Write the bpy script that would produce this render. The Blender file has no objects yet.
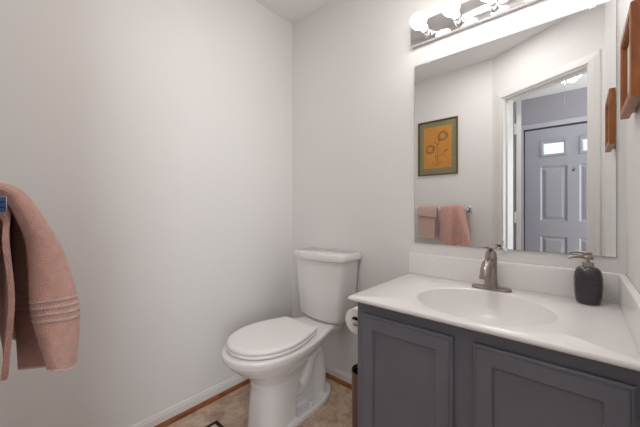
import bpy, bmesh, math, random
from mathutils import Vector, Matrix
random.seed(4)
PI = math.pi
scene = bpy.context.scene
col = scene.collection

# ------------------------------------------------------------------ camera
cam_data = bpy.data.cameras.new('camera')
cam = bpy.data.objects.new('camera', cam_data)
col.objects.link(cam)
cam.location = (1.5751, -1.4816, 1.0795)
cam.rotation_euler = (PI / 2, 0, 0.722)
cam_data.sensor_width = 36.0
cam_data.lens = 293.84 / 640 * 36.0
cam_data.shift_y = -3.1 / 640
cam_data.clip_start = 0.01
scene.camera = cam

# ------------------------------------------------------------------ world, exposure
world = bpy.data.worlds.new('daylight')
scene.world = world
world.use_nodes = True
wb = world.node_tree.nodes['Background']
wb.inputs[0].default_value = (0.80, 0.90, 1.0, 1)
wb.inputs[1].default_value = 1.6
scene.view_settings.view_transform = 'Standard'
scene.view_settings.look = 'None'
scene.view_settings.gamma = 1.0
scene.view_settings.use_curve_mapping = False
scene.view_settings.exposure = 0.10
BULB = 11.0          # emission of the bulbs over the mirror
HALL = 26.0          # emission of the hall lamp's glass cups
# added fill light, posing as daylight from an unseen east window
hall_fill = bpy.data.lights.new('hall_fill_light', 'AREA')
hall_fill.shape = 'RECTANGLE'
hall_fill.size, hall_fill.size_y = 0.92, 1.7
hall_fill.energy = 30.0
hall_fill.color = (0.93, 0.97, 1.0)
hall_fill_o = bpy.data.objects.new('hall_fill_light', hall_fill)
col.objects.link(hall_fill_o)
hall_fill_o.location = (3.06, -2.37, 1.25)
hall_fill_o.rotation_euler = (math.radians(90), 0, math.radians(90))      # shines west, along the hall


# added fill light without a fixture: unseen disc just under the bathroom ceiling
ceil_fill = bpy.data.lights.new('ceiling_fill_light', 'AREA')
ceil_fill.shape = 'DISK'
ceil_fill.size = 0.45
ceil_fill.energy = 5.4
ceil_fill.color = (1.0, 0.985, 0.97)
ceil_fill_o = bpy.data.objects.new('ceiling_fill_light', ceil_fill)
col.objects.link(ceil_fill_o)
ceil_fill_o.location = (1.02, -0.95, 2.43)


# ------------------------------------------------------------------ materials
def srgb(r, g, b):
    f = lambda c: (c / 255 / 12.92) if c / 255 <= 0.04045 else ((c / 255 + 0.055) / 1.055) ** 2.4
    return (f(r), f(g), f(b), 1)


def new_mat(name):
    m = bpy.data.materials.new(name)
    m.use_nodes = True
    nt = m.node_tree
    return m, nt, nt.nodes['Principled BSDF']


def mat(name, c, rough=0.5, metal=0.0, bump=0.0, bscale=80.0, var=0.0, vscale=6.0, coat=0.0, spec=None, sheen=0.0,
        stretch=None):
    m, nt, p = new_mat(name)
    p.inputs['Base Color'].default_value = c
    p.inputs['Roughness'].default_value = rough
    p.inputs['Metallic'].default_value = metal
    if coat:
        p.inputs['Coat Weight'].default_value = coat
        p.inputs['Coat Roughness'].default_value = 0.08
    if spec is not None:
        p.inputs['Specular IOR Level'].default_value = spec
    if sheen:
        p.inputs['Sheen Weight'].default_value = sheen
        p.inputs['Sheen Roughness'].default_value = 0.6
    tc = nt.nodes.new('ShaderNodeTexCoord')
    src = tc.outputs['Object']
    if stretch:
        mp = nt.nodes.new('ShaderNodeMapping')
        mp.inputs['Scale'].default_value = stretch
        nt.links.new(src, mp.inputs['Vector'])
        src = mp.outputs['Vector']
    if var:
        n = nt.nodes.new('ShaderNodeTexNoise')
        n.inputs['Scale'].default_value = vscale
        n.inputs['Detail'].default_value = 6
        nt.links.new(src, n.inputs['Vector'])
        r = nt.nodes.new('ShaderNodeValToRGB')
        r.color_ramp.elements[0].position = 0.3
        r.color_ramp.elements[1].position = 0.7
        r.color_ramp.elements[0].color = tuple(x * (1 - var) for x in c[:3]) + (1,)
        r.color_ramp.elements[1].color = tuple(min(1, x * (1 + var)) for x in c[:3]) + (1,)
        nt.links.new(n.outputs['Fac'], r.inputs['Fac'])
        nt.links.new(r.outputs['Color'], p.inputs['Base Color'])
    if bump:
        n2 = nt.nodes.new('ShaderNodeTexNoise')
        n2.inputs['Scale'].default_value = bscale
        n2.inputs['Detail'].default_value = 4
        nt.links.new(src, n2.inputs['Vector'])
        b = nt.nodes.new('ShaderNodeBump')
        b.inputs['Strength'].default_value = bump
        b.inputs['Distance'].default_value = 0.002
        nt.links.new(n2.outputs['Fac'], b.inputs['Height'])
        nt.links.new(b.outputs['Normal'], p.inputs['Normal'])
    return m


def emit_mat(name, c, s):
    m, nt, p = new_mat(name)
    p.inputs['Base Color'].default_value = (1, 1, 1, 1)
    p.inputs['Emission Color'].default_value = c
    p.inputs['Emission Strength'].default_value = s
    return m


def floor_mat():
    m, nt, p = new_mat('stone_tile_floor')
    L = nt.links.new
    tc = nt.nodes.new('ShaderNodeTexCoord')
    mp = nt.nodes.new('ShaderNodeMapping')
    mp.inputs['Location'].default_value = (0.06, 0.11, 0)
    L(tc.outputs['Object'], mp.inputs['Vector'])
    n1 = nt.nodes.new('ShaderNodeTexNoise')
    n1.inputs['Scale'].default_value = 13
    n1.inputs['Detail'].default_value = 8
    n1.inputs['Roughness'].default_value = 0.62
    n1.inputs['Distortion'].default_value = 0.7
    L(mp.outputs['Vector'], n1.inputs['Vector'])
    r1 = nt.nodes.new('ShaderNodeValToRGB')
    e = r1.color_ramp.elements
    e[0].position, e[0].color = 0.30, srgb(162, 126, 102)
    e[1].position, e[1].color = 0.72, srgb(222, 203, 181)
    k = e.new(0.5)
    k.color = srgb(200, 172, 149)
    L(n1.outputs['Fac'], r1.inputs['Fac'])
    n2 = nt.nodes.new('ShaderNodeTexNoise')
    n2.inputs['Scale'].default_value = 70
    n2.inputs['Detail'].default_value = 3
    L(mp.outputs['Vector'], n2.inputs['Vector'])
    r2 = nt.nodes.new('ShaderNodeValToRGB')
    r2.color_ramp.elements[0].position = 0.30
    r2.color_ramp.elements[0].color = (0.62, 0.55, 0.5, 1)
    r2.color_ramp.elements[1].position = 0.45
    r2.color_ramp.elements[1].color = (1, 1, 1, 1)
    L(n2.outputs['Fac'], r2.inputs['Fac'])
    mx = nt.nodes.new('ShaderNodeMix')
    mx.data_type = 'RGBA'
    mx.blend_type = 'MULTIPLY'
    mx.inputs[0].default_value = 0.7
    L(r1.outputs['Color'], mx.inputs[6])
    L(r2.outputs['Color'], mx.inputs[7])
    br = nt.nodes.new('ShaderNodeTexBrick')
    br.offset = 0.0
    br.inputs['Scale'].default_value = 1.0
    br.inputs['Brick Width'].default_value = 0.305
    br.inputs['Row Height'].default_value = 0.305
    br.inputs['Mortar Size'].default_value = 0.0016
    br.inputs['Mortar Smooth'].default_value = 0.2
    L(mp.outputs['Vector'], br.inputs['Vector'])
    m2 = nt.nodes.new('ShaderNodeMix')
    m2.data_type = 'RGBA'
    L(br.outputs['Fac'], m2.inputs[0])
    L(mx.outputs[2], m2.inputs[6])
    m2.inputs[7].default_value = srgb(166, 138, 116)
    L(m2.outputs[2], p.inputs['Base Color'])
    p.inputs['Roughness'].default_value = 0.42
    b = nt.nodes.new('ShaderNodeBump')
    b.inputs['Strength'].default_value = 0.3
    b.inputs['Distance'].default_value = 0.002
    b.invert = True
    L(br.outputs['Fac'], b.inputs['Height'])
    L(b.outputs['Normal'], p.inputs['Normal'])
    return m


def wood_mat(name, dark, light, scale=(6, 6, 60), rough=0.35):
    m, nt, p = new_mat(name)
    L = nt.links.new
    tc = nt.nodes.new('ShaderNodeTexCoord')
    mp = nt.nodes.new('ShaderNodeMapping')
    mp.inputs['Scale'].default_value = scale
    L(tc.outputs['Object'], mp.inputs['Vector'])
    n = nt.nodes.new('ShaderNodeTexNoise')
    n.inputs['Scale'].default_value = 1.0
    n.inputs['Detail'].default_value = 6
    n.inputs['Distortion'].default_value = 1.2
    L(mp.outputs['Vector'], n.inputs['Vector'])
    r = nt.nodes.new('ShaderNodeValToRGB')
    r.color_ramp.elements[0].position, r.color_ramp.elements[0].color = 0.3, dark
    r.color_ramp.elements[1].position, r.color_ramp.elements[1].color = 0.7, light
    L(n.outputs['Fac'], r.inputs['Fac'])
    L(r.outputs['Color'], p.inputs['Base Color'])
    p.inputs['Roughness'].default_value = rough
    return m


def towel_mat(name, c):
    m = mat(name, c, rough=0.95, var=0.10, vscale=60, bump=0.9, bscale=420, sheen=0.35, spec=0.1)
    for n in m.node_tree.nodes:
        if n.type == 'BUMP':
            n.inputs['Distance'].default_value = 0.006
    return m


M_WALL = mat('wall_paint', srgb(237, 234, 232), rough=0.55, bump=0.05, bscale=160)
M_CEIL = mat('ceiling_paint', srgb(242, 240, 238), rough=0.9)
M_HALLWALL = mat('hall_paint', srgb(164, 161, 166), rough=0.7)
M_TRIM = mat('trim_white', srgb(232, 229, 226), rough=0.35)
M_FLOOR = floor_mat()
M_SHOE = wood_mat('shoe_moulding_wood', srgb(112, 58, 24), srgb(168, 100, 50), (9, 9, 9))
M_FRAMEWOOD = wood_mat('oak_frame_wood', srgb(120, 62, 22), srgb(176, 104, 48), (40, 40, 7))
M_PORC = mat('porcelain', srgb(238, 234, 232), rough=0.13, coat=0.4)
M_SEAT = mat('seat_plastic', srgb(244, 240, 238), rough=0.25)
M_MARBLE = mat('cultured_marble', srgb(242, 238, 236), rough=0.28, coat=0.12, var=0.012, vscale=5)
M_CAB = mat('grey_cabinet_paint', srgb(116, 115, 125), rough=0.36, var=0.04, vscale=12)
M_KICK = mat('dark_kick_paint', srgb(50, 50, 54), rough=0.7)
M_NICKEL = mat('brushed_nickel', srgb(160, 150, 141), rough=0.33, metal=1.0)
M_CHROME = mat('chrome', (0.82, 0.82, 0.84, 1), rough=0.07, metal=1.0)
M_PLATE = mat('polished_fixture_plate', (0.70, 0.68, 0.69, 1), rough=0.10, metal=1.0)
M_MIRROR = mat('mirror_silver', (0.93, 0.94, 0.935, 1), rough=0.0, metal=1.0)
M_MEDGE = mat('mirror_glass_edge', srgb(150, 160, 156), rough=0.15)
M_CLIP = mat('clear_plastic_clip', srgb(232, 232, 232), rough=0.2)
M_BULB = emit_mat('frosted_bulb_glass', (1.0, 0.985, 0.965, 1), BULB)
M_HALLBULB = emit_mat('hall_lamp_glass', (0.97, 0.98, 1.0, 1), HALL)
M_PAPER = mat('tissue_paper', srgb(240, 236, 232), rough=0.9, bump=0.2, bscale=300)
M_CARD = mat('cardboard_tube', srgb(96, 78, 64), rough=0.9)
M_BIN = mat('bronze_bin', srgb(128, 104, 82), rough=0.35, metal=0.55)
M_BININ = mat('bin_inside', srgb(46, 40, 36), rough=0.6)
M_BOTTLE = mat('dark_glass_bottle', srgb(56, 48, 56), rough=0.22, var=0.16, vscale=14, stretch=(1, 1, 9), coat=0.25)
M_TOWEL = towel_mat('pink_terry', srgb(224, 172, 157))
M_TOWEL2 = towel_mat('pale_pink_terry', srgb(222, 186, 175))
M_HEM = mat('towel_hem', srgb(232, 205, 196), rough=0.95, bump=0.5, bscale=300)
M_BLUE = mat('cap_blue_reflection', srgb(38, 84, 150), rough=0.15, metal=0.3, coat=0.6)  # chrome cap's reflection of blue hall daylight, painted as its colour
M_BLUEDK = mat('cap_reflection_line', srgb(18, 34, 74), rough=0.2)  # dark lines within the painted cap reflection
M_PFRAME = mat('thin_gilt_frame', srgb(116, 84, 48), rough=0.35, metal=0.35)
M_PMAT = mat('olive_mat_board', srgb(134, 132, 104), rough=0.85, var=0.10, vscale=30)
M_PART = mat('ochre_paper', srgb(206, 142, 66), rough=0.85, var=0.07, vscale=18)
M_INK = mat('blue_grey_ink', srgb(92, 82, 88), rough=0.9)
M_INK2 = mat('brown_ink', srgb(120, 76, 44), rough=0.9)
M_RED = mat('red_brown_ink', srgb(128, 50, 40), rough=0.9)
M_EDOOR = mat('grey_door_paint', srgb(170, 169, 176), rough=0.42)
M_EFRAME = mat('grey_door_frame_paint', srgb(186, 184, 190), rough=0.5)
M_GAP = mat('door_weatherstrip', srgb(58, 56, 60), rough=0.8)
M_HINGE = mat('painted_hinge', srgb(220, 218, 216), rough=0.3)
M_BRASS = mat('satin_brass', srgb(170, 150, 120), rough=0.3, metal=1.0)
M_MATBLK = mat('black_mat_border', srgb(28, 24, 26), rough=0.9)
M_MATWHT = mat('pale_mat_field', srgb(190, 182, 180), rough=0.9, bump=0.5, bscale=200)
M_ART = mat('pale_print', srgb(222, 212, 196), rough=0.6, var=0.08, vscale=25)


def glass_mat():
    m, nt, p = new_mat('door_lite_glass')
    nt.nodes.remove(p)
    out = [n for n in nt.nodes if n.type == 'OUTPUT_MATERIAL'][0]
    t = nt.nodes.new('ShaderNodeBsdfTransparent')
    t.inputs[0].default_value = (0.92, 0.96, 1, 1)
    g = nt.nodes.new('ShaderNodeBsdfGlossy')
    g.inputs['Roughness'].default_value = 0.03
    mx = nt.nodes.new('ShaderNodeMixShader')
    mx.inputs[0].default_value = 0.06
    nt.links.new(t.outputs[0], mx.inputs[1])
    nt.links.new(g.outputs[0], mx.inputs[2])
    nt.links.new(mx.outputs[0], out.inputs[0])
    return m


M_GLASS = glass_mat()


# ------------------------------------------------------------------ mesh helpers
def add_box(bm, x0, x1, y0, y1, z0, z1, bev=0.0, seg=2, M=None):
    r = bmesh.ops.create_cube(bm, size=1.0)
    vs = r['verts']
    for v in vs:
        v.co = Vector(((x0 + x1) / 2 + v.co.x * (x1 - x0), (y0 + y1) / 2 + v.co.y * (y1 - y0),
                       (z0 + z1) / 2 + v.co.z * (z1 - z0)))
    if bev > 0:
        es = list({e for v in vs for e in v.link_edges})
        r2 = bmesh.ops.bevel(bm, geom=es, offset=bev, segments=seg, affect='EDGES', profile=0.5)
        vs = list({v for f in r2['faces'] for v in f.verts} | {v for v in vs if v.is_valid})
    if M is not None:
        for v in vs:
            v.co = M @ v.co
    return bm


def add_loft(bm, rings, cap0=True, cap1=True, closed=True):
    vr = [[bm.verts.new(p) for p in r] for r in rings]
    n = len(rings[0])
    for a, b in zip(vr, vr[1:]):
        for i in range(n if closed else n - 1):
            j = (i + 1) % n
            bm.faces.new((a[i], a[j], b[j], b[i]))
    if cap0:
        bm.faces.new(list(reversed(vr[0])))
    if cap1:
        bm.faces.new(vr[-1])
    return vr


def add_lathe(bm, prof, n=32, M=None, cap0=True, cap1=True):
    rings = []
    for r, z in prof:
        ring = [Vector((max(r, 1e-5) * math.cos(2 * PI * i / n), max(r, 1e-5) * math.sin(2 * PI * i / n), z)) for i in range(n)]
        if M is not None:
            ring = [M @ p for p in ring]
        rings.append(ring)
    add_loft(bm, rings, cap0, cap1)


def frame_of(d):
    d = d.normalized()
    up = Vector((0, 0, 1)) if abs(d.z) < 0.9 else Vector((1, 0, 0))
    a = d.cross(up).normalized()
    return a, a.cross(d).normalized()


def add_tube(bm, pts, rad, n=12, caps=True):
    pts = [Vector(p) for p in pts]
    if not hasattr(rad, '__len__'):
        rad = [rad] * len(pts)
    rings = []
    ref = None
    for i, p in enumerate(pts):
        d = pts[min(i + 1, len(pts) - 1)] - pts[max(i - 1, 0)]
        if ref is None:
            ref, _ = frame_of(d)
        d.normalize()
        a = (ref - d * ref.dot(d)).normalized()
        b = d.cross(a)
        ref = a
        rings.append([p + (a * math.cos(2 * PI * k / n) + b * math.sin(2 * PI * k / n)) * rad[i] for k in range(n)])
    add_loft(bm, rings, caps, caps)


def smooth_path(ctrl, steps=8):
    P = [Vector(c) for c in ctrl]
    out = []
    for i in range(len(P) - 1):
        p0, p1, p2, p3 = P[max(i - 1, 0)], P[i], P[i + 1], P[min(i + 2, len(P) - 1)]
        for s in range(steps):
            t = s / steps
            out.append(0.5 * ((2 * p1) + (p2 - p0) * t + (2 * p0 - 5 * p1 + 4 * p2 - p3) * t * t + (3 * p1 - p0 - 3 * p2 + p3) * t ** 3))
    out.append(P[-1])
    return out


def add_prism(bm, poly, z0, z1):
    """vertical prism over a plan polygon (x, y)"""
    add_loft(bm, [[Vector((x, y, z0)) for x, y in poly], [Vector((x, y, z1)) for x, y in poly]])


def obj(name, bm, m, parent=None, smooth=None, mods=None):
    bmesh.ops.recalc_face_normals(bm, faces=bm.faces)
    me = bpy.data.meshes.new(name)
    bm.to_mesh(me)
    bm.free()
    me.materials.append(m)
    if smooth is not None:
        for p in me.polygons:
            p.use_smooth = True
        if smooth < 180:
            me.set_sharp_from_angle(angle=math.radians(smooth))
    o = bpy.data.objects.new(name, me)
    col.objects.link(o)
    if parent:
        o.parent = parent
        o.matrix_parent_inverse = Matrix.Translation(-root_loc(parent))
    return o


def root_loc(o):
    # parts are modelled in world coordinates, so only the Empty itself carries an offset
    return Vector((0, 0, 0)) if o.parent else o.location.copy()


def thing(name, label, cat, loc, group=None):
    o = bpy.data.objects.new(name, None)
    o.empty_display_size = 0.05
    col.objects.link(o)
    o.location = loc
    tag(o, label, cat, group)
    return o


def tag(o, label, cat, group=None):
    o['label'] = label
    o['category'] = cat
    if group:
        o['group'] = group
    return o


def struct(name, bm, m, parent=None, smooth=None):
    o = obj(name, bm, m, parent, smooth)
    if not parent:
        o['kind'] = 'structure'
    return o


BM = bmesh.new

# ------------------------------------------------------------------ the room shell
H = 2.44
WX = 1.6994                       # east wall face
SY = -1.54                        # south wall face
A = Vector((0.991, -1.538, 0))    # the door wall runs from A to B
DU = Vector((math.cos(math.radians(30.1)), math.sin(math.radians(30.1)), 0))
DN = Vector((-DU.y, DU.x, 0))     # into the bathroom
DWL = (WX - A.x) / DU.x
B = A + DU * DWL
HY = -2.905                       # hall's far wall face
TH = 0.115


def dw(s, n, z):
    return A + DU * s + DN * n + Vector((0, 0, z))


MD = Matrix.Translation(A) @ Matrix(((DU.x, DN.x, 0, 0), (DU.y, DN.y, 0, 0), (0, 0, 1, 0), (0, 0, 0, 1)))

bm = BM(); add_box(bm, -0.2, 3.2, -3.3, 0.2, -0.1, 0.0); struct('floor', bm, M_FLOOR)
bm = BM(); add_box(bm, -0.2, 3.2, -3.05, 0.2, H, H + 0.1); struct('ceiling', bm, M_CEIL)
bm = BM(); add_box(bm, -0.12, 0, SY - TH, 0.12, 0, H); struct('wall_west', bm, M_WALL)
bm = BM(); add_box(bm, 0, WX + 0.12, 0, 0.12, 0, H); struct('wall_north', bm, M_WALL)
bm = BM(); add_prism(bm, [(WX, 0), (WX, B.y), (WX + 0.12, B.y + 0.07), (WX + 0.12, 0)], 0, H); struct('wall_east', bm, M_WALL)
bm = BM()
e0 = A + DN * -TH
add_prism(bm, [(0, SY), (A.x, SY), (A.x + 0.033, SY - TH), (0, SY - TH)], 0, H)
struct('wall_south', bm, M_WALL)

S0, S1, DH = 0.098, 0.736, 2.052   # door opening along the door wall
bm = BM()
add_box(bm, 0.0, S0, -TH, 0, 0, H, M=MD)
add_box(bm, S1, DWL + 0.02, -TH, 0, 0, H, M=MD)
add_box(bm, S0, S1, -TH, 0, DH, H, M=MD)
struct('wall_door_side', bm, M_WALL)

# hall shell
bm = BM()
DX0, DX1, DZ = 1.075, 1.985, 2.052
add_box(bm, 0.2, DX0 - 0.02, HY - 0.12, HY, 0, H)
add_box(bm, DX1 + 0.02, 3.1, HY - 0.12, HY, 0, H)
add_box(bm, DX0 - 0.02, DX1 + 0.02, HY - 0.12, HY, DZ + 0.02, H)
struct('wall_hall_south', bm, M_HALLWALL)
bm = BM(); add_box(bm, 0.1, 0.2, HY - 0.12, SY - TH, 0, H); struct('wall_hall_west', bm, M_HALLWALL)
bm = BM()
add_box(bm, 3.0, 3.1, HY, -2.84, 0, H)
add_box(bm, 3.0, 3.1, -1.90, -1.0, 0, H)
add_box(bm, 3.0, 3.1, -2.84, -1.90, 0, 0.38)
add_box(bm, 3.0, 3.1, -2.84, -1.90, 2.12, H)
struct('wall_hall_east', bm, M_HALLWALL)
bm = BM(); add_box(bm, WX + 0.12, 3.1, -1.08, -1.0, 0, H); struct('wall_hall_north', bm, M_HALLWALL)

# baseboards (profile swept along straight runs) and the wood shoe moulding at their feet
BPROF = [(0, 0.008), (0.011, 0.008), (0.011, 0.052), (0.008, 0.058), (0.008, 0.062), (0.004, 0.069), (0, 0.070)]
SPROF = [(0.0, 0.0), (0.021, 0.0)] + [(0.021 * math.cos(a), 0.019 * math.sin(a)) for a in (0.35, 0.75, 1.15, 1.5)] + [(0.0, 0.019)]


def run(bm, prof, p0, p1, n, off=0.0):
    p0, p1, n = Vector(p0), Vector(p1), Vector(n)
    r0 = [p0 + n * (d + off) + Vector((0, 0, z)) for d, z in prof]
    r1 = [p1 + n * (d + off) + Vector((0, 0, z)) for d, z in prof]
    add_loft(bm, [r0, r1])


bm = BM(); run(bm, BPROF, (0, SY, 0), (0, 0, 0), (1, 0, 0)); struct('baseboard_west', bm, M_TRIM)
bm = BM(); run(bm, BPROF, (0.011, 0, 0), (0.923, 0, 0), (0, -1, 0)); struct('baseboard_north', bm, M_TRIM)
bm = BM(); run(bm, BPROF, (0.011, SY, 0), (A.x, SY, 0), (0, 1, 0)); struct('baseboard_south', bm, M_TRIM)
bm = BM(); run(bm, SPROF, (0, SY, 0), (0, 0, 0), (1, 0, 0), 0.008); struct('trim_1', bm, M_SHOE)
bm = BM(); run(bm, SPROF, (0.02, 0, 0), (0.923, 0, 0), (0, -1, 0), 0.008); struct('trim_2', bm, M_SHOE)

# door casing on the bathroom side, jambs with stops
CAS = [(0, 0), (0, 0.010), (0.006, 0.012), (0.030, 0.011), (0.040, 0.009), (0.058, 0.008), (0.064, 0.005), (0.064, 0)]


def casing(name, n0, sgn):
    bm = BM()
    for side in (0, 1):
        rings = []
        for z in (0.0, DH):
            k = 0 if z == 0 else 1
            rings.append([dw((S0 - d) if side == 0 else (S1 + d), n0 + sgn * t, z + k * d) for d, t in CAS])
        add_loft(bm, rings)
    rings = []
    for s in (0, 1):
        rings.append([dw((S0 - d) if s == 0 else (S1 + d), n0 + sgn * t, DH + d) for d, t in CAS])
    add_loft(bm, rings)
    return struct(name, bm, M_TRIM)


casing('trim_3', 0.0, 1)
casing('trim_4', -TH, -1)
bm = BM()
JT = 0.012
add_box(bm, S0, S0 + JT, -TH, 0.0, 0, DH, M=MD)
add_box(bm, S1 - JT, S1, -TH, 0.0, 0, DH, M=MD)
add_box(bm, S0 + JT, S1 - JT, -TH, 0.0, DH - JT, DH, M=MD)
add_box(bm, S0 + JT, S0 + JT + 0.010, -0.072, -0.038, 0, DH - JT, M=MD)
add_box(bm, S1 - JT - 0.006, S1 - JT, -0.072, -0.038, 0, DH - JT, M=MD)
add_box(bm, S0 + JT, S1 - JT, -0.072, -0.038, DH - JT - 0.010, DH - JT, M=MD)
struct('trim_5', bm, M_TRIM)

# bathroom door leaf, swung wide open into the hall
hp = dw(S0 + JT + 0.004, -TH - 0.014, 0)           # hinge line
ld = Vector((-0.16, -0.987, 0)).normalized()      # along the leaf
ln = Vector((-ld.y, ld.x, 0))                      # thickness direction (towards the opening)
ML = Matrix.Translation(hp + ld * 0.012 + ln * 0.012) @ Matrix(((ld.x, ln.x, 0, 0), (ld.y, ln.y, 0, 0), (0, 0, 1, 0), (0, 0, 0, 1)))
bm = BM(); add_box(bm, 0, 0.60, 0.0, 0.035, 0.012, DH - 0.016, 0.002, M=ML)
leaf = struct('door_1', bm, M_TRIM)
for z in (0.25, 1.016, 1.790):
    bm = BM()
    add_lathe(bm, [(0.0065, z - 0.045), (0.0065, z + 0.045)], 12, Matrix.Translation((hp.x, hp.y, 0)))
    add_lathe(bm, [(0.004, z + 0.045), (0.005, z + 0.05), (0.002, z + 0.054)], 12, Matrix.Translation((hp.x, hp.y, 0)))
    q = hp + ld * 0.006
    add_box(bm, 0.0, 0.012, 0.004, 0.014, z - 0.045, z + 0.045, M=Matrix.Translation(hp) @ Matrix(((ld.x, ln.x, 0, 0), (ld.y, ln.y, 0, 0), (0, 0, 1, 0), (0, 0, 0, 1))))
    obj('hinge', bm, M_HINGE, leaf, 40)

# entry door across the hall: slab with recessed panels and two small lites at the top
W = DX1 - DX0
px = [(DX0 + 0.156, DX0 + 0.404), (DX0 + 0.506, DX0 + 0.754)]
px = [(1.231, 1.479), (1.581, 1.829)]
pz = [(0.16, 0.775), (0.955, 1.600), (1.713, 1.908)]
DF, DB = HY - 0.012, HY - 0.056   # slab front and back
cuts_x = sorted({DX0 + 0.003, DX1 - 0.003, *[v for p in px for v in p]})
cuts_z = sorted({0.01, DZ - 0.003, *[v for p in pz for v in p]})
bm = BM()
for i in range(len(cuts_x) - 1):
    for j in range(len(cuts_z) - 1):
        x0, x1, z0, z1 = cuts_x[i], cuts_x[i + 1], cuts_z[j], cuts_z[j + 1]
        hole = any(abs(x0 - a) < 1e-6 for a, b in px) and any(abs(z0 - a) < 1e-6 for a, b in pz)
        if not hole:
            add_box(bm, x0, x1, DB, DF, z0, z1)
bmesh.ops.remove_doubles(bm, verts=bm.verts, dist=1e-5)
door2 = struct('door_2', bm, M_EDOOR)


def rect_ring(x0, x1, z0, z1, y, d):
    return [Vector((x0 + d, y, z0 + d)), Vector((x1 - d, y, z0 + d)), Vector((x1 - d, y, z1 - d)), Vector((x0 + d, y, z1 - d))]


for a, b in px:
    for z0, z1 in pz[:2]:
        bm = BM()
        add_loft(bm, [rect_ring(a, b, z0, z1, DF - 0.001, 0.0), rect_ring(a, b, z0, z1, DF - 0.012, 0.014),
                      rect_ring(a, b, z0, z1, DF - 0.012, 0.026), rect_ring(a, b, z0, z1, DF - 0.003, 0.052)], False, True)
        obj('panel', bm, M_EDOOR, door2)
    z0, z1 = pz[2]
    bm = BM()
    add_loft(bm, [rect_ring(a, b, z0, z1, DF - 0.002, 0.0), rect_ring(a, b, z0, z1, DF + 0.010, 0.004), rect_ring(a, b, z0, z1, DF + 0.010, 0.024),
                  rect_ring(a, b, z0, z1, DF - 0.008, 0.034), rect_ring(a, b, z0, z1, DB, 0.034)], False, False)
    lite = obj('window_frame', bm, M_EDOOR, door2)
    bm = BM(); add_box(bm, a + 0.03, b - 0.03, DF - 0.026, DF - 0.020, z0 + 0.03, z1 - 0.03)
    obj('pane', bm, M_GLASS, lite)
bm = BM(); add_lathe(bm, [(0.012, 0), (0.012, 0.004), (0.006, 0.006)], 16, Matrix.Translation((1.532, DF, 1.536)) @ Matrix.Rotation(PI / 2, 4, 'X'))
obj('peephole', bm, M_BRASS, door2, 40)
for z in (1.80, 1.05, 0.25):
    bm = BM(); add_lathe(bm, [(0.007, z - 0.05), (0.007, z + 0.05)], 10, Matrix.Translation((DX0 - 0.004, HY + 0.004, 0)))
    obj('hinge', bm, M_GAP, door2, 40)
bm = BM()
add_box(bm, DX0 - 0.010, DX0 + 0.003, HY - 0.07, HY - 0.002, 0, DZ + 0.010)
add_box(bm, DX1 - 0.003, DX1 + 0.010, HY - 0.07, HY - 0.002, 0, DZ + 0.010)
add_box(bm, DX0 + 0.003, DX1 - 0.003, HY - 0.07, HY - 0.002, DZ - 0.003, DZ + 0.010)
struct('trim_6', bm, M_GAP)
bm = BM()
for x0, x1 in ((DX0 - 0.066, DX0 - 0.010), (DX1 + 0.010, DX1 + 0.066)):
    add_box(bm, x0, x1, HY, HY + 0.014, 0, DZ + 0.012, 0.003)
add_box(bm, DX0 - 0.066, DX1 + 0.066, HY, HY + 0.014, DZ + 0.012, DZ + 0.068, 0.003)
struct('trim_7', bm, M_EFRAME)

# made-up window frame round the hall fill light (out of the mirror's view)
bm = BM()
add_box(bm, 2.988, 3.05, -2.84, -2.80, 0.38, 2.12)
add_box(bm, 2.988, 3.05, -1.94, -1.90, 0.38, 2.12)
add_box(bm, 2.988, 3.05, -2.80, -1.94, 0.38, 0.42)
add_box(bm, 2.988, 3.05, -2.80, -1.94, 2.08, 2.12)
struct('added_window_1', bm, M_TRIM)

# ------------------------------------------------------------------ vanity cabinet
CX0, CX1, CYF = 0.925, WX - 0.002, -0.520
CT = 0.733                         # underside of the top
vb = thing('vanity_cabinet', 'blue-grey painted two-door vanity cabinet under the white sink top', 'cabinet', (1.31, -0.26, 0))
bm = BM()
add_box(bm, CX0, CX0 + 0.018, CYF + 0.018, -0.002, 0.0, CT)
add_box(bm, CX1 - 0.018, CX1, CYF + 0.018, -0.002, 0.0, CT)
add_box(bm, CX0 + 0.018, CX1 - 0.018, CYF + 0.018, -0.002, 0.09, 0.108)
add_box(bm, CX0 + 0.018, CX1 - 0.018, -0.010, -0.002, 0.108, CT)
obj('carcase', bm, M_CAB, vb)
bm = BM()
FX = [CX0, 0.975, 1.262, 1.362, 1.655, CX1]
for a, b in ((FX[0], FX[1]), (FX[2], FX[3]), (FX[4], FX[5])):
    add_box(bm, a, b, CYF, CYF + 0.018, 0.09, CT)
for a, b in ((FX[1], FX[2]), (FX[3], FX[4])):
    add_box(bm, a, b, CYF, CYF + 0.018, 0.665, CT)
    add_box(bm, a, b, CYF, CYF + 0.018, 0.09, 0.125)
obj('face_frame', bm, M_CAB, vb)
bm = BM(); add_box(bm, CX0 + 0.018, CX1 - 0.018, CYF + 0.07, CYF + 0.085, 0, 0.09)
obj('toe_kick', bm, M_KICK, vb)


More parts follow.
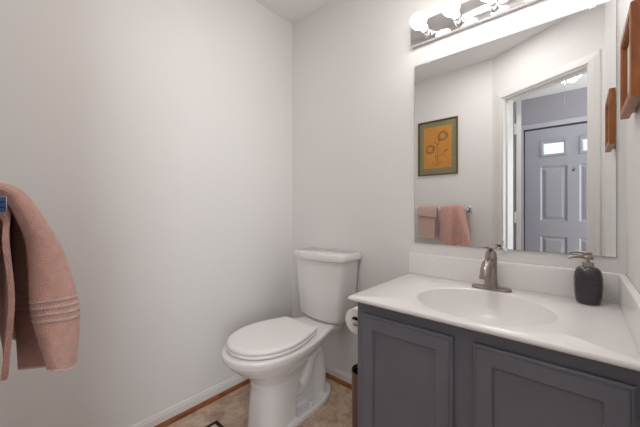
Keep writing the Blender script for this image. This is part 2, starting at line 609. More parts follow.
def cab_door(x0, x1, z0, z1):
    yb, yf = CYF - 0.001, CYF - 0.021
    bm = BM()
    # outer stepped edge, flat frame, sloped inner lip, flat recessed panel
    rings = [rect_ring(x0, x1, z0, z1, yb, 0.0), rect_ring(x0, x1, z0, z1, yf + 0.009, 0.0), rect_ring(x0, x1, z0, z1, yf + 0.006, 0.004),
             rect_ring(x0, x1, z0, z1, yf + 0.006, 0.007), rect_ring(x0, x1, z0, z1, yf + 0.001, 0.011), rect_ring(x0, x1, z0, z1, yf, 0.014),
             rect_ring(x0, x1, z0, z1, yf, 0.050), rect_ring(x0, x1, z0, z1, yf + 0.003, 0.053), rect_ring(x0, x1, z0, z1, yf + 0.009, 0.055)]
    add_loft(bm, rings, True, False)
    d = obj('door', bm, M_CAB, vb)
    bm = BM()
    add_box(bm, x0 + 0.054, x1 - 0.054, yf + 0.0088, yf + 0.013, z0 + 0.054, z1 - 0.054)
    obj('door_panel', bm, M_CAB, d)


cab_door(0.953, 1.284, 0.105, 0.688)
cab_door(1.340, 1.671, 0.105, 0.688)

# ------------------------------------------------------------------ vanity top with its moulded bowl
X0, X1, Y0, Y1, ZT = 0.907, WX - 0.001, -0.5616, -0.001, 0.7505
SCX, SCY, SA, SB = 1.311, -0.318, 0.219, 0.194
top = thing('sink_countertop', 'white moulded sink top with oval bowl on the grey vanity cabinet', 'countertop', (1.30, -0.28, CT))
bm = BM()
angs = sorted(set([round(2 * PI * i / 120, 6) for i in range(120)] +
                  [round(math.atan2(y - SCY, x - SCX) % (2 * PI), 6) for x in (X0, X1) for y in (Y0, Y1)]))


def rect_hit(a, inset, z):
    dx, dy = math.cos(a), math.sin(a)
    ts = []
    if abs(dx) > 1e-9:
        ts.append(((X1 - inset if dx > 0 else X0 + inset) - SCX) / dx)
    if abs(dy) > 1e-9:
        ts.append(((Y1 - inset if dy > 0 else Y0 + inset) - SCY) / dy)
    t = min(t for t in ts if t > 0)
    return Vector((SCX + dx * t, SCY + dy * t, z))


def ell(a, k, z, oy=0.0):
    # parametrise by true direction so that the rings line up with the rectangle
    dx, dy = math.cos(a), math.sin(a)
    r = 1 / math.sqrt((dx / SA) ** 2 + (dy / SB) ** 2)
    return Vector((SCX + dx * r * k, SCY + dy * r * k + oy, z))


rings = [[rect_hit(a, 0.006, CT + 0.001) for a in angs],
         [rect_hit(a, 0.001, CT + 0.004) for a in angs],
         [rect_hit(a, 0.0, ZT - 0.010) for a in angs],
         [rect_hit(a, 0.0015, ZT - 0.003) for a in angs],
         [rect_hit(a, 0.005, ZT) for a in angs]]
add_loft(bm, rings, False, False)
bmesh.ops.remove_doubles(bm, verts=bm.verts, dist=1e-5)
inner = [[rings[-1][i].lerp(ell(a, 1.045, ZT), 0.0) for i, a in enumerate(angs)],
         [ell(a, 1.045, ZT) for a in angs], [ell(a, 1.01, ZT - 0.001) for a in angs], [ell(a, 0.985, ZT - 0.004) for a in angs]]
add_loft(bm, inner, False, False)
bmesh.ops.remove_doubles(bm, verts=bm.verts, dist=1e-5)
obj('counter_slab', bm, M_MARBLE, top, 50)
bm = BM()
bowl = [(0.985, 0.004), (0.965, 0.012), (0.93, 0.030), (0.87, 0.058), (0.78, 0.086), (0.64, 0.108), (0.46, 0.121), (0.28, 0.127), (0.11, 0.130)]
add_loft(bm, [[ell(a, k, ZT - d, (1 - k) * 0.03) for a in angs] for k, d in bowl], False, True)
sink = obj('sink_bowl', bm, M_MARBLE, top, 180)
bm = BM()
add_lathe(bm, [(0.021, 0.0), (0.021, 0.002), (0.017, 0.003), (0.015, 0.001), (0.001, 0.0)], 24, Matrix.Translation((SCX, SCY + 0.027, ZT - 0.1298)))
obj('drain', bm, M_NICKEL, top, 40)
bm = BM(); add_box(bm, X0, X1, -0.020, -0.001, ZT - 0.001, 0.8575, 0.004, 3)
obj('backsplash', bm, M_MARBLE, top, 40)
bm = BM(); add_box(bm, WX - 0.020, X1, Y0 + 0.01, -0.020, ZT - 0.001, 0.8575, 0.004, 3)
obj('side_splash', bm, M_MARBLE, top, 40)

# ------------------------------------------------------------------ faucet
FCX, FCY = 1.300, -0.088
fa = thing('faucet', 'brushed nickel single-lever faucet behind the sink bowl', 'faucet', (FCX, FCY, ZT))


def stadium(cx, cy, hl, hw, z, n=14):
    pts = []
    for i in range(n + 1):
        a = -PI / 2 + PI * i / n
        pts.append(Vector((cx + hl - hw + hw * math.cos(a), cy + hw * math.sin(a), z)))
    for i in range(n + 1):
        a = PI / 2 + PI * i / n
        pts.append(Vector((cx - hl + hw + hw * math.cos(a), cy + hw * math.sin(a), z)))
    return pts


bm = BM()
add_loft(bm, [stadium(FCX, FCY, 0.074, 0.026, ZT + 0.0005), stadium(FCX, FCY, 0.074, 0.026, ZT + 0.005),
              stadium(FCX, FCY, 0.071, 0.023, ZT + 0.009), stadium(FCX, FCY, 0.06, 0.02, ZT + 0.0095)])
obj('base_plate', bm, M_NICKEL, fa, 40)
bm = BM()
add_lathe(bm, [(0.029, 0.009), (0.027, 0.016), (0.0245, 0.024), (0.0235, 0.04), (0.0225, 0.09), (0.022, 0.125), (0.0225, 0.128), (0.0225, 0.134),
               (0.0215, 0.136), (0.020, 0.150), (0.014, 0.162), (0.004, 0.167)], 32, Matrix.Translation((FCX, FCY, ZT)))
obj('faucet_body', bm, M_NICKEL, fa, 50)
bm = BM()
sp = smooth_path([(FCX, FCY + 0.006, 0.848), (FCX, FCY - 0.030, 0.866), (FCX, FCY - 0.068, 0.868), (FCX, FCY - 0.098, 0.850), (FCX, FCY - 0.112, 0.822), (FCX, FCY - 0.114, 0.812)], 6)
rings = []
for i, p in enumerate(sp):
    d = (sp[min(i + 1, len(sp) - 1)] - sp[max(i - 1, 0)]).normalized()
    b = Vector((1, 0, 0)).cross(d)
    t = i / (len(sp) - 1)
    hw, hh = 0.0150 + 0.004 * t, 0.0135 - 0.002 * t
    rings.append([p + Vector((1, 0, 0)) * hw * math.cos(2 * PI * k / 20) + b * hh * math.sin(2 * PI * k / 20) for k in range(20)])
add_loft(bm, rings)
obj('spout', bm, M_NICKEL, fa, 50)
bm = BM()
lv = []
for t in range(9):
    u = t / 8
    c = Vector((FCX - 0.000, FCY + 0.014 - 0.090 * u, ZT + 0.171 + 0.010 * u * u))
    hw, hh = 0.0135 - 0.004 * u, 0.0042 - 0.0015 * u
    lv.append([c + Vector((hw * math.cos(2 * PI * k / 16), 0, hh * math.sin(2 * PI * k / 16))) for k in range(16)])
add_loft(bm, lv)
obj('lever_handle', bm, M_NICKEL, fa, 50)

# ------------------------------------------------------------------ soap dispenser
DXc, DYc = 1.600, -0.072
sd = thing('soap_dispenser', 'dark grey rounded soap bottle with metal pump on the sink top', 'soap dispenser', (DXc, DYc, ZT))
bm = BM()


def sq_ring(cx, cy, r, z, n=40, e=3.0):
    out = []
    for i in range(n):
        a = 2 * PI * i / n
        c, s = math.cos(a), math.sin(a)
        k = (abs(c) ** e + abs(s) ** e) ** (-1 / e)
        out.append(Vector((cx + r * k * c, cy + r * k * s, z)))
    return out


for_prof = [(0.027, 0.0005), (0.0315, 0.003), (0.0345, 0.012), (0.0375, 0.035), (0.0392, 0.065), (0.0388, 0.090), (0.0370, 0.108), (0.033, 0.120), (0.026, 0.1275), (0.016, 0.130)]
add_loft(bm, [sq_ring(DXc, DYc, r, ZT + z, e=2.4) for r, z in for_prof])
obj('bottle', bm, M_BOTTLE, sd, 60)
bm = BM()
add_lathe(bm, [(0.0165, 0.1295), (0.0165, 0.143), (0.0150, 0.145), (0.006, 0.146)], 24, Matrix.Translation((DXc, DYc, ZT)))
obj('collar', bm, M_NICKEL, sd, 40)
bm = BM()
add_lathe(bm, [(0.0055, 0.145), (0.0055, 0.154), (0.0135, 0.1545), (0.0145, 0.159), (0.0140, 0.166), (0.010, 0.1685), (0.001, 0.169)], 24, Matrix.Translation((DXc, DYc, ZT)))
add_tube(bm, smooth_path([(DXc, DYc, ZT + 0.163), (DXc - 0.025, DYc - 0.010, ZT + 0.164), (DXc - 0.044, DYc - 0.018, ZT + 0.162), (DXc - 0.052, DYc - 0.021, ZT + 0.157)], 5), [0.0055] * 5 + [0.005] * 5 + [0.0045] * 6, 12)
obj('pump', bm, M_NICKEL, sd, 40)

# ------------------------------------------------------------------ wall mirror
MX0, MX1, MZ0, MZ1 = 0.932, 1.6755, 0.9125, 1.8294
mi = thing('wall_mirror', 'large frameless rectangular mirror clipped to the wall above the sink', 'mirror', (1.30, -0.003, MZ0))
bm = BM(); add_box(bm, MX0, MX1, -0.0065, -0.001, MZ0, MZ1)
obj('glass_edge', bm, M_MEDGE, mi)
bm = BM(); vs = [bm.verts.new(p) for p in ((MX0 + 0.0012, -0.0067, MZ0 + 0.0012), (MX1 - 0.0012, -0.0067, MZ0 + 0.0012), (MX1 - 0.0012, -0.0067, MZ1 - 0.0012), (MX0 + 0.0012, -0.0067, MZ1 - 0.0012))]
bm.faces.new(vs)
obj('mirror_glass', bm, M_MIRROR, mi)
for cxp, z, s in ((1.001, MZ1, 1), (1.612, MZ1, 1), (1.337, MZ0, -1)):
    bm = BM()
    add_box(bm, cxp - 0.009, cxp + 0.009, -0.0105, -0.0068, z - (0.007 if s > 0 else 0.015), z + (0.015 if s > 0 else 0.007), 0.001)
    add_lathe(bm, [(0.0045, 0), (0.004, 0.002), (0.001, 0.003)], 12, Matrix.Translation((cxp, -0.0104, z + s * 0.004)) @ Matrix.Rotation(PI / 2, 4, 'X'))
    obj('mirror_clip', bm, M_CLIP, mi, 40)

# ------------------------------------------------------------------ bulb bar over the mirror
LX0, LX1, LZ0, LZ1 = 0.922, 1.678, 1.926, 2.035
vl = thing('vanity_light', 'polished metal light bar with round white bulbs above the mirror', 'light fixture', (1.30, 0, 1.98))
bm = BM(); add_box(bm, LX0, LX1, -0.030, -0.001, LZ0, LZ1, 0.0025, 2)
obj('back_plate', bm, M_PLATE, vl, 30)
RX = Matrix.Rotation(PI / 2, 4, 'X')
for k in range(5):
    bx = 1.017 + 0.1435 * k
    bm = BM()
    add_lathe(bm, [(0.022, 0.0), (0.022, 0.003), (0.0185, 0.006), (0.0180, 0.056), (0.0165, 0.058), (0.0150, 0.055)], 28, Matrix.Translation((bx, -0.030, 1.957)) @ RX)
    so = obj('socket', bm, M_CHROME, vl, 40)
    bm = BM()
    prof = [(0.0135, 0.050), (0.0145, 0.066), (0.0185, 0.084)]
    for i in range(0, 15):
        a = -0.95 + (PI / 2 + 0.95) * i / 14
        prof.append((0.0350 * math.cos(a), 0.126 + 0.040 * math.sin(a)))
    add_lathe(bm, prof, 28, Matrix.Translation((bx, -0.030, 1.957)) @ RX)
    obj('bulb', bm, M_BULB, vl, 180)

# ------------------------------------------------------------------ toilet
TX = 0.405
to = thing('toilet', 'white two-piece toilet with closed lid against the back wall', 'toilet', (TX, -0.40, 0))


def egg(yb, yf, hw, z, n=48, nb=3.2, nf=2.05, cx=TX):
    """closed plan outline from the back yb to the front yf; widest a little behind the middle"""
    ym = yb + (yf - yb) * 0.45
    out = []
    for i in range(n):
        a = 2 * PI * i / n
        c, s = math.cos(a), math.sin(a)
        if s >= 0:       # back half
            e = nb
            k = (abs(c) ** e + abs(s) ** e) ** (-1 / e)
            out.append(Vector((cx + hw * k * c, ym + (yb - ym) * k * s, z)))
        else:
            e = nf
            k = (abs(c) ** e + abs(s) ** e) ** (-1 / e)
            out.append(Vector((cx + hw * k * c, ym + (ym - yf) * k * s, z)))
    return out


def outline(yb, ym, yf, hwb, hw, z, rc=0.022, nf=2.08, inset=0.0, cx=TX):
    """seat-shaped plan: flat back with small corners, widening to hw at ym, elliptical front"""
    yb, yf, hwb, hw = yb - inset, yf + inset, hwb - inset, hw - inset
    side = []
    for i in range(1, 13):                      # right side, front to back
        t = 1 - i / 13
        side.append((hwb + (hw - hwb) * math.sin(PI / 2 * t) , yb - rc + (ym - yb + rc) * t))
    corner = [(hwb - rc + rc * math.cos(PI / 2 * i / 6), yb - rc + rc * math.sin(PI / 2 * i / 6)) for i in range(7)]
    right = side + corner
    pts = []
    for i in range(41):                         # front half, left to right
        a_ = PI + PI * i / 40
        c, s_ = math.cos(a_), math.sin(a_)
        k = (abs(c) ** nf + abs(s_) ** nf) ** (-1 / nf)
        pts.append((hw * k * c, ym + (ym - yf) * k * s_))
    pts += right
    pts += [(-x, y) for x, y in reversed(right)]
    return [Vector((cx + x, y, z)) for x, y in pts]


bm = BM()
add_loft(bm, [outline(-0.44, -0.52, -0.638, 0.108, 0.110, 0.0, nf=2.7), outline(-0.44, -0.52, -0.633, 0.104, 0.107, 0.03, nf=2.7), outline(-0.43, -0.52, -0.628, 0.098, 0.104, 0.12, nf=2.6),
              outline(-0.41, -0.51, -0.622, 0.094, 0.102, 0.20, nf=2.5), outline(-0.38, -0.51, -0.630, 0.094, 0.105, 0.248, nf=2.3), outline(-0.33, -0.52, -0.664, 0.096, 0.122, 0.290, nf=2.2),
              outline(-0.27, -0.52, -0.716, 0.104, 0.152, 0.326), outline(-0.22, -0.52, -0.750, 0.112, 0.176, 0.358), outline(-0.18, -0.52, -0.773, 0.120, 0.190, 0.385), outline(-0.17, -0.52, -0.779, 0.124, 0.194, 0.404),
              outline(-0.17, -0.52, -0.779, 0.124, 0.194, 0.413), outline(-0.175, -0.52, -0.774, 0.120, 0.189, 0.421)])
# tank platform
add_loft(bm, [egg(-0.04, -0.40, 0.075, 0.335, nb=8, nf=3), egg(-0.03, -0.40, 0.105, 0.378, nb=8, nf=3), egg(-0.03, -0.36, 0.120, 0.404, nb=8, nf=4),
              egg(-0.035, -0.35, 0.117, 0.421, nb=8, nf=4)])
# floor flange
add_loft(bm, [egg(-0.095, -0.58, 0.118, 0.0, nb=2.1, nf=6), egg(-0.095, -0.58, 0.118, 0.026, nb=2.1, nf=6), egg(-0.101, -0.575, 0.112, 0.034, nb=2.1, nf=6)])
# trapway: a bent pipe that shows behind the pedestal
tp = smooth_path([(TX, -0.48, 0.23), (TX, -0.42, 0.155), (TX, -0.375, 0.135), (TX, -0.325, 0.185), (TX, -0.280, 0.270), (TX, -0.240, 0.300), (TX, -0.212, 0.250), (TX, -0.205, 0.130), (TX, -0.205, 0.02)], 6)
rings = []
for i, p in enumerate(tp):
    d = (tp[min(i + 1, len(tp) - 1)] - tp[max(i - 1, 0)]).normalized()
    b = Vector((1, 0, 0)).cross(d)
    t = i / (len(tp) - 1)
    hw = 0.081
    hh = 0.050 - 0.014 * t
    ring = []
    for k in range(20):
        c, s = math.cos(2 * PI * k / 20), math.sin(2 * PI * k / 20)
        q = (abs(c) ** 2.3 + abs(s) ** 2.3) ** (-1 / 2.3)
        ring.append(p + Vector((1, 0, 0)) * hw * c * q + b * hh * s * q)
    rings.append(ring)
add_loft(bm, rings)
# web inside the bend
add_box(bm, TX - 0.040, TX + 0.040, -0.45, -0.20, 0.02, 0.36, 0.02)
bo = obj('bowl', bm, M_PORC, to, 180)
rm = bo.modifiers.new('fuse', 'REMESH')
rm.mode = 'VOXEL'
rm.voxel_size = 0.0045
rm.use_smooth_shade = True
sm = bo.modifiers.new('smooth', 'SMOOTH')
sm.factor = 0.5
sm.iterations = 6
for s in (-1, 1):
    bm = BM(); add_lathe(bm, [(0.014, 0.030), (0.014, 0.046), (0.011, 0.056), (0.004, 0.059)], 18, Matrix.Translation((TX + s * 0.095, -0.333, 0)))
    obj('bolt_cap', bm, M_PORC, to, 50)


def tank_ring(hw, yb, yf, z, bow, rc=0.03, n=10):
    """plan outline of the tank: flat back, bowed front, rounded corners"""
    pts = []
    # back-right, back-left (small radius)
    rb = 0.012
    seq = []
    for i in range(n + 1):
        a = 0 + (PI / 2) * i / n
        seq.append((TX + hw - rb + rb * math.cos(a), yb - rb + rb * math.sin(a)))
    for i in range(n + 1):
        a = PI / 2 + (PI / 2) * i / n
        seq.append((TX - hw + rb + rb * math.cos(a), yb - rb + rb * math.sin(a)))
    for i in range(n + 1):
        a = PI + (PI / 2) * i / n
        seq.append((TX - hw + rc + rc * math.cos(a), yf + rc + rc * math.sin(a)))
    for i in range(1, 16):
        t = i / 16
        seq.append((TX - hw + rc + (2 * hw - 2 * rc) * t, yf - bow * (1 - (2 * t - 1) ** 2)))
    for i in range(n + 1):
        a = 1.5 * PI + (PI / 2) * i / n
        seq.append((TX + hw - rc + rc * math.cos(a), yf + rc + rc * math.sin(a)))
    return [Vector((x, y, z)) for x, y in seq]


bm = BM()
add_loft(bm, [tank_ring(0.140, -0.034, -0.150, 0.4215, 0.018, 0.035), tank_ring(0.157, -0.026, -0.166, 0.430, 0.020, 0.036), tank_ring(0.167, -0.022, -0.174, 0.450, 0.022, 0.036),
              tank_ring(0.177, -0.020, -0.182, 0.60, 0.022, 0.036), tank_ring(0.188, -0.018, -0.188, 0.775, 0.022, 0.036), tank_ring(0.188, -0.018, -0.188, 0.785, 0.022, 0.036)])
obj('tank', bm, M_PORC, to, 40)
bm = BM()
add_loft(bm, [tank_ring(0.190, -0.016, -0.192, 0.7855, 0.024, 0.038), tank_ring(0.200, -0.012, -0.200, 0.790, 0.026, 0.04), tank_ring(0.202, -0.011, -0.202, 0.797, 0.026, 0.04),
              tank_ring(0.202, -0.011, -0.202, 0.818, 0.026, 0.04), tank_ring(0.198, -0.014, -0.198, 0.826, 0.026, 0.038), tank_ring(0.190, -0.020, -0.190, 0.829, 0.025, 0.036)])
lid = obj('tank_lid', bm, M_PORC, to, 40)
bm = BM()
add_lathe(bm, [(0.025, 0.0), (0.025, 0.006), (0.022, 0.008), (0.021, 0.0065), (0.001, 0.0065)], 28, Matrix.Translation((TX, -0.110, 0.829)))
bt = obj('flush_button_ring', bm, M_CHROME, lid, 40)
bm = BM()
add_box(bm, TX - 0.016, TX - 0.001, -0.123, -0.097, 0.8352, 0.840, 0.001)
add_box(bm, TX + 0.001, TX + 0.016, -0.123, -0.097, 0.8352, 0.840, 0.001)
obj('flush_button', bm, M_CHROME, lid, 40)



def seat_rings(spec):
    return [outline(-0.312, -0.535, -0.752, 0.128, 0.178, z, 0.016, inset=i) for i, z in spec]


bm = BM(); add_loft(bm, seat_rings([(0.006, 0.4235), (0.001, 0.427), (0.0, 0.432), (0.001, 0.437), (0.006, 0.440)]))
obj('seat', bm, M_SEAT, to, 60)
bm = BM(); add_loft(bm, seat_rings([(0.006, 0.4425), (0.001, 0.445), (0.0, 0.450), (0.002, 0.456), (0.008, 0.4600), (0.02, 0.4614), (0.06, 0.4620)]))
obj('seat_lid', bm, M_SEAT, to, 60)
for s in (-1, 1):
    bm = BM(); add_box(bm, TX + s * 0.075 - 0.022, TX + s * 0.075 + 0.022, -0.312, -0.278, 0.4205, 0.444, 0.006, 3)
    obj('seat_hinge', bm, M_SEAT, to, 50)

# ------------------------------------------------------------------ toilet paper on the side of the vanity
RXc, RZc = 0.866, 0.610
RYF, RYB = -0.450, -0.350
RYM = Matrix.Translation((RXc, RYF, RZc)) @ Matrix.Rotation(-PI / 2, 4, 'X')
L_ = RYB - RYF
tph = thing('toilet_paper_holder', 'chrome toilet paper holder on the left side of the vanity', 'toilet paper holder', (CX0, -0.40, RZc))
bm = BM()
add_lathe(bm, [(0.0095, -0.006), (0.0095, L_ + 0.006)], 16, RYM)
obj('spindle', bm, M_CHROME, tph, 40)
for y in (RYF - 0.013, RYB + 0.006):
    bm = BM()
    add_box(bm, RXc - 0.013, CX0 - 0.006, y, y + 0.007, RZc - 0.010, RZc + 0.010, 0.0025)
    add_box(bm, CX0 - 0.007, CX0 - 0.0005, y - 0.012, y + 0.019, RZc - 0.022, RZc + 0.022, 0.003)
    obj('bracket', bm, M_CHROME, tph, 40)
rl = thing('toilet_paper_roll', 'white toilet paper roll beside the vanity cabinet', 'toilet paper', (RXc, -0.40, RZc))
bm = BM()
RO = 0.053
add_lathe(bm, [(0.0205, 0.0), (RO - 0.001, 0.0), (RO, 0.0015), (RO, L_ - 0.0015), (RO - 0.001, L_), (0.0205, L_), (0.0205, 0.0)], 48, RYM, False, False)
obj('paper', bm, M_PAPER, rl, 40)
bm = BM()
add_lathe(bm, [(0.0203, 0.0005), (0.0203, L_ - 0.0005), (0.0185, L_ - 0.0005), (0.0185, 0.0005), (0.0203, 0.0005)], 32, RYM, False, False)
obj('cardboard_tube', bm, M_CARD, rl, 40)

# ------------------------------------------------------------------ waste bin
BX, BY = 0.852, -0.352
wbn = thing('waste_bin', 'slim bronze waste bin on the floor between toilet and vanity', 'waste bin', (BX, BY, 0))
bm = BM()
add_lathe(bm, [(0.056, 0.001), (0.058, 0.004), (0.0605, 0.350), (0.062, 0.352), (0.062, 0.360), (0.0595, 0.361), (0.0575, 0.353), (0.055, 0.010), (0.002, 0.010)], 48, Matrix.Translation((BX, BY, 0)))
obj('bin_body', bm, M_BIN, wbn, 40)
bm = BM()
add_lathe(bm, [(0.0545, 0.0105), (0.0570, 0.345), (0.0560, 0.345), (0.0532, 0.012), (0.001, 0.012)], 40, Matrix.Translation((BX, BY, 0)))
obj('bin_lining', bm, M_BININ, wbn, 40)

# ------------------------------------------------------------------ towel bar and towels on the south wall
BY_, BZ_ = -1.470, 1.090
tb = thing('towel_bar', 'chrome towel bar with square posts on the wall beside the door', 'towel bar', (0.50, SY, BZ_))
bm = BM(); add_box(bm, 0.225, 0.795, BY_ - 0.007, BY_ + 0.007, BZ_ - 0.007, BZ_ + 0.007, 0.0015)
obj('bar', bm, M_CHROME, tb, 30)
for x in (0.215, 0.806):
    bm = BM()
    add_box(bm, x - 0.013, x + 0.013, SY + 0.008, BY_ + 0.0125, BZ_ - 0.014, BZ_ + 0.014, 0.002)
    add_box(bm, x - 0.024, x + 0.024, SY + 0.0005, SY + 0.009, BZ_ - 0.028, BZ_ + 0.028, 0.002)
    p_ = obj('post', bm, M_CHROME, tb, 30)
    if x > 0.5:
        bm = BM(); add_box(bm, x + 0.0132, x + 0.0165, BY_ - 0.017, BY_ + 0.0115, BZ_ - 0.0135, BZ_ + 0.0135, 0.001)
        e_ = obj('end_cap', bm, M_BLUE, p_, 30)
        e_['label'] = 'square chrome end cap with painted blue reflection'
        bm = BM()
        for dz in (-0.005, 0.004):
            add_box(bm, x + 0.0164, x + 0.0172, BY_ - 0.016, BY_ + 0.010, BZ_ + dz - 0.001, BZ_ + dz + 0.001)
        obj('reflection_line', bm, M_BLUEDK, p_)


def cr(P, t):
    """Catmull-Rom through the list P at t in 0..1"""
    n = len(P) - 1
    f = min(max(t, 0), 1) * n
    i = min(int(f), n - 1)
    u = f - i
    p0, p1, p2, p3 = P[max(i - 1, 0)], P[i], P[i + 1], P[min(i + 2, n)]
    return 0.5 * ((2 * p1) + (p2 - p0) * u + (2 * p0 - 5 * p1 + 4 * p2 - p3) * u * u + (3 * p1 - p0 - 3 * p2 + p3) * u ** 3)


def sheet(name, cols, m, parent, nu=36, nv=44, thick=0.007, wob=0.0, seed=0):
    """cloth through columns of control points (each column runs from top to bottom)"""
    rnd = random.Random(seed)
    ph = [rnd.uniform(0, 6.28) for _ in range(4)]
    cols = [[Vector(p) for p in c] for c in cols]
    bm = BM()
    g = []
    for i in range(nv + 1):
        tv = i / nv
        row = [cr(c, tv) for c in cols]
        r = []
        for j in range(nu + 1):
            p = cr(row, j / nu).copy()
            p.y += wob * (math.sin(9 * j / nu + ph[0] + 3 * tv) * 0.6 + math.sin(17 * j / nu + ph[1] - 4 * tv) * 0.3) * min(1, tv * 2)
            p.z += wob * 0.4 * math.sin(5 * j / nu + ph[2]) * tv
            r.append(bm.verts.new(p))
        g.append(r)
    for i in range(nv):
        for j in range(nu):
            bm.faces.new((g[i][j], g[i][j + 1], g[i + 1][j + 1], g[i + 1][j]))
    o = obj(name, bm, m, parent, 180)
    s = o.modifiers.new('thickness', 'SOLIDIFY')
    s.thickness = thick
    s.offset = 0.0
    b = o.modifiers.new('soft_edge', 'BEVEL')
    b.width = thick * 0.3
    b.segments = 2
    b.limit_method = 'ANGLE'
    return o


# large towel: outer layer that bellies into the room, inner layer along the bar, back fall behind the bar
tw = thing('bath_towel', 'salmon pink terry bath towel bunched over the door end of the towel bar', 'towel', (0.70, BY_, BZ_))
outer = [
    [(0.570, -1.476, 1.113), (0.568, -1.456, 1.104), (0.566, -1.449, 1.05), (0.566, -1.447, 0.98), (0.566, -1.447, 0.88), (0.566, -1.447, 0.785)],
    [(0.610, -1.476, 1.117), (0.612, -1.447, 1.106), (0.614, -1.430, 1.05), (0.616, -1.420, 0.98), (0.618, -1.412, 0.88), (0.620, -1.408, 0.768)],
    [(0.655, -1.476, 1.122), (0.660, -1.445, 1.108), (0.666, -1.424, 1.05), (0.670, -1.412, 0.98), (0.674, -1.400, 0.88), (0.676, -1.392, 0.748)],
    [(0.690, -1.476, 1.124), (0.694, -1.450, 1.108), (0.700, -1.443, 1.05), (0.705, -1.443, 0.98), (0.708, -1.441, 0.88), (0.710, -1.436, 0.756)],
    [(0.722, -1.476, 1.130), (0.732, -1.440, 1.116), (0.753, -1.406, 1.05), (0.772, -1.381, 0.98), (0.786, -1.364, 0.88), (0.788, -1.366, 0.768)],
    [(0.745, -1.476, 1.130), (0.756, -1.440, 1.113), (0.784, -1.409, 1.045), (0.803, -1.388, 0.98), (0.820, -1.370, 0.88), (0.828, -1.374, 0.772)],
    [(0.765, -1.476, 1.126), (0.775, -1.445, 1.104), (0.797, -1.418, 1.030), (0.812, -1.413, 0.975), (0.832, -1.411, 0.885), (0.850, -1.394, 0.784)],
    [(0.752, -1.476, 1.118), (0.760, -1.452, 1.096), (0.778, -1.428, 1.026), (0.793, -1.424, 0.975), (0.814, -1.422, 0.885), (0.834, -1.404, 0.786)],
]
fr = sheet('front_fall', outer, M_TOWEL, tw, 60, 60, 0.010, 0.0035, 3)
# hem and woven band across the outer fall
cols_v = [[Vector(p) for p in c] for c in outer]


def band(name, t0, t1, m, off, parent, nu=54, nv=4, thick=0.010):
    bm = BM()
    g = []
    for i in range(nv + 1):
        tv = t0 + (t1 - t0) * i / nv
        row = [cr(c, tv) for c in cols_v]
        r = []
        for j in range(nu + 1):
            p = cr(row, j / nu).copy()
            p.y += 0.0035 * (math.sin(9 * j / nu + PHS[0] + 3 * tv) * 0.6 + math.sin(17 * j / nu + PHS[1] - 4 * tv) * 0.3) * min(1, tv * 2)
            p.z += 0.0014 * math.sin(5 * j / nu + PHS[2]) * tv + off
            r.append(bm.verts.new(p))
        g.append(r)
    for i in range(nv):
        for j in range(nu):
            bm.faces.new((g[i][j], g[i][j + 1], g[i + 1][j + 1], g[i + 1][j]))
    o = obj(name, bm, m, parent, 180)
    s = o.modifiers.new('thickness', 'SOLIDIFY')
    s.thickness = thick
    s.offset = 0.0
    return o


rnd_ = random.Random(3)
PHS = [rnd_.uniform(0, 6.28) for _ in range(4)]
h_ = band('hem', 0.985, 1.0, M_HEM, -0.003, fr, thick=0.0105)
h_['label'] = 'pale stitched hem'
for k in range(4):
    band('woven_band', 0.745 + 0.024 * k, 0.757 + 0.024 * k, M_TOWEL2, 0, fr, nv=2, thick=0.0118)
inner = [
    [(0.572, -1.478, 1.104), (0.572, -1.456, 1.098), (0.572, -1.459, 1.03), (0.572, -1.458, 0.92), (0.572, -1.458, 0.80)],
    [(0.660, -1.478, 1.106), (0.662, -1.455, 1.098), (0.664, -1.457, 1.03), (0.666, -1.455, 0.92), (0.668, -1.455, 0.785)],
    [(0.730, -1.478, 1.106), (0.736, -1.454, 1.096), (0.750, -1.456, 1.03), (0.770, -1.452, 0.92), (0.785, -1.458, 0.785)],
    [(0.770, -1.478, 1.104), (0.778, -1.459, 1.060), (0.805, -1.459, 1.02), (0.825, -1.452, 0.92), (0.835, -1.462, 0.788)],
]
sheet('inner_fall', inner, M_TOWEL, tw, 30, 40, 0.008, 0.0, 5)
back = [[(x, -1.470, z), (x, -1.490, z - 0.008), (x, -1.500, z - 0.05), (x, -1.504, z - 0.15), (x, -1.506, z - 0.28)] for x, z in ((0.572, 1.113), (0.63, 1.119), (0.69, 1.128), (0.74, 1.130), (0.765, 1.126))]
sheet('back_fall', back, M_TOWEL, tw, 20, 30, 0.009, 0.0, 6)

# hand towel, folded short over long
ht = thing('hand_towel', 'pink hand towel folded flat over the far end of the towel bar', 'towel', (0.43, BY_, BZ_))
XA, XB = 0.340, 0.535
long_ = [[(x, -1.470, 1.1065), (x, -1.457, 1.102), (x, -1.452, 1.06), (x + s, -1.450, 0.95), (x + 1.5 * s, -1.449, 0.80)] for x, s in ((XA + 0.004, 0.004), (0.40, 0.0), (0.47, 0.0), (XB - 0.012, -0.008))]
sheet('long_fall', long_, M_TOWEL2, ht, 24, 30, 0.008, 0.002, 8)
short_ = [[(x, -1.470, 1.1175), (x, -1.450, 1.112), (x, -1.440, 1.08), (x, -1.438, 1.045), (x, -1.437, z)] for x, z in ((XA, 1.025), (0.40, 1.022), (0.47, 1.015), (XB, 1.010))]
sheet('short_fall', short_, M_TOWEL2, ht, 24, 20, 0.009, 0.002, 9)
hb = [[(x, -1.470, 1.1065), (x, -1.484, 1.102), (x, -1.492, 1.06), (x, -1.495, 0.95), (x, -1.496, 0.82)] for x in (XA + 0.004, 0.44, XB - 0.008)]
sheet('back_fall', hb, M_TOWEL2, ht, 16, 24, 0.008, 0.0, 10)

# ------------------------------------------------------------------ framed flower picture on the south wall
FX0, FX1, FZ0, FZ1 = 0.310, 0.701, 1.437, 1.989
pf = thing('flower_picture', 'framed ochre flower drawing with olive mat hanging above the towel bar', 'picture', (0.50, SY, 1.44))


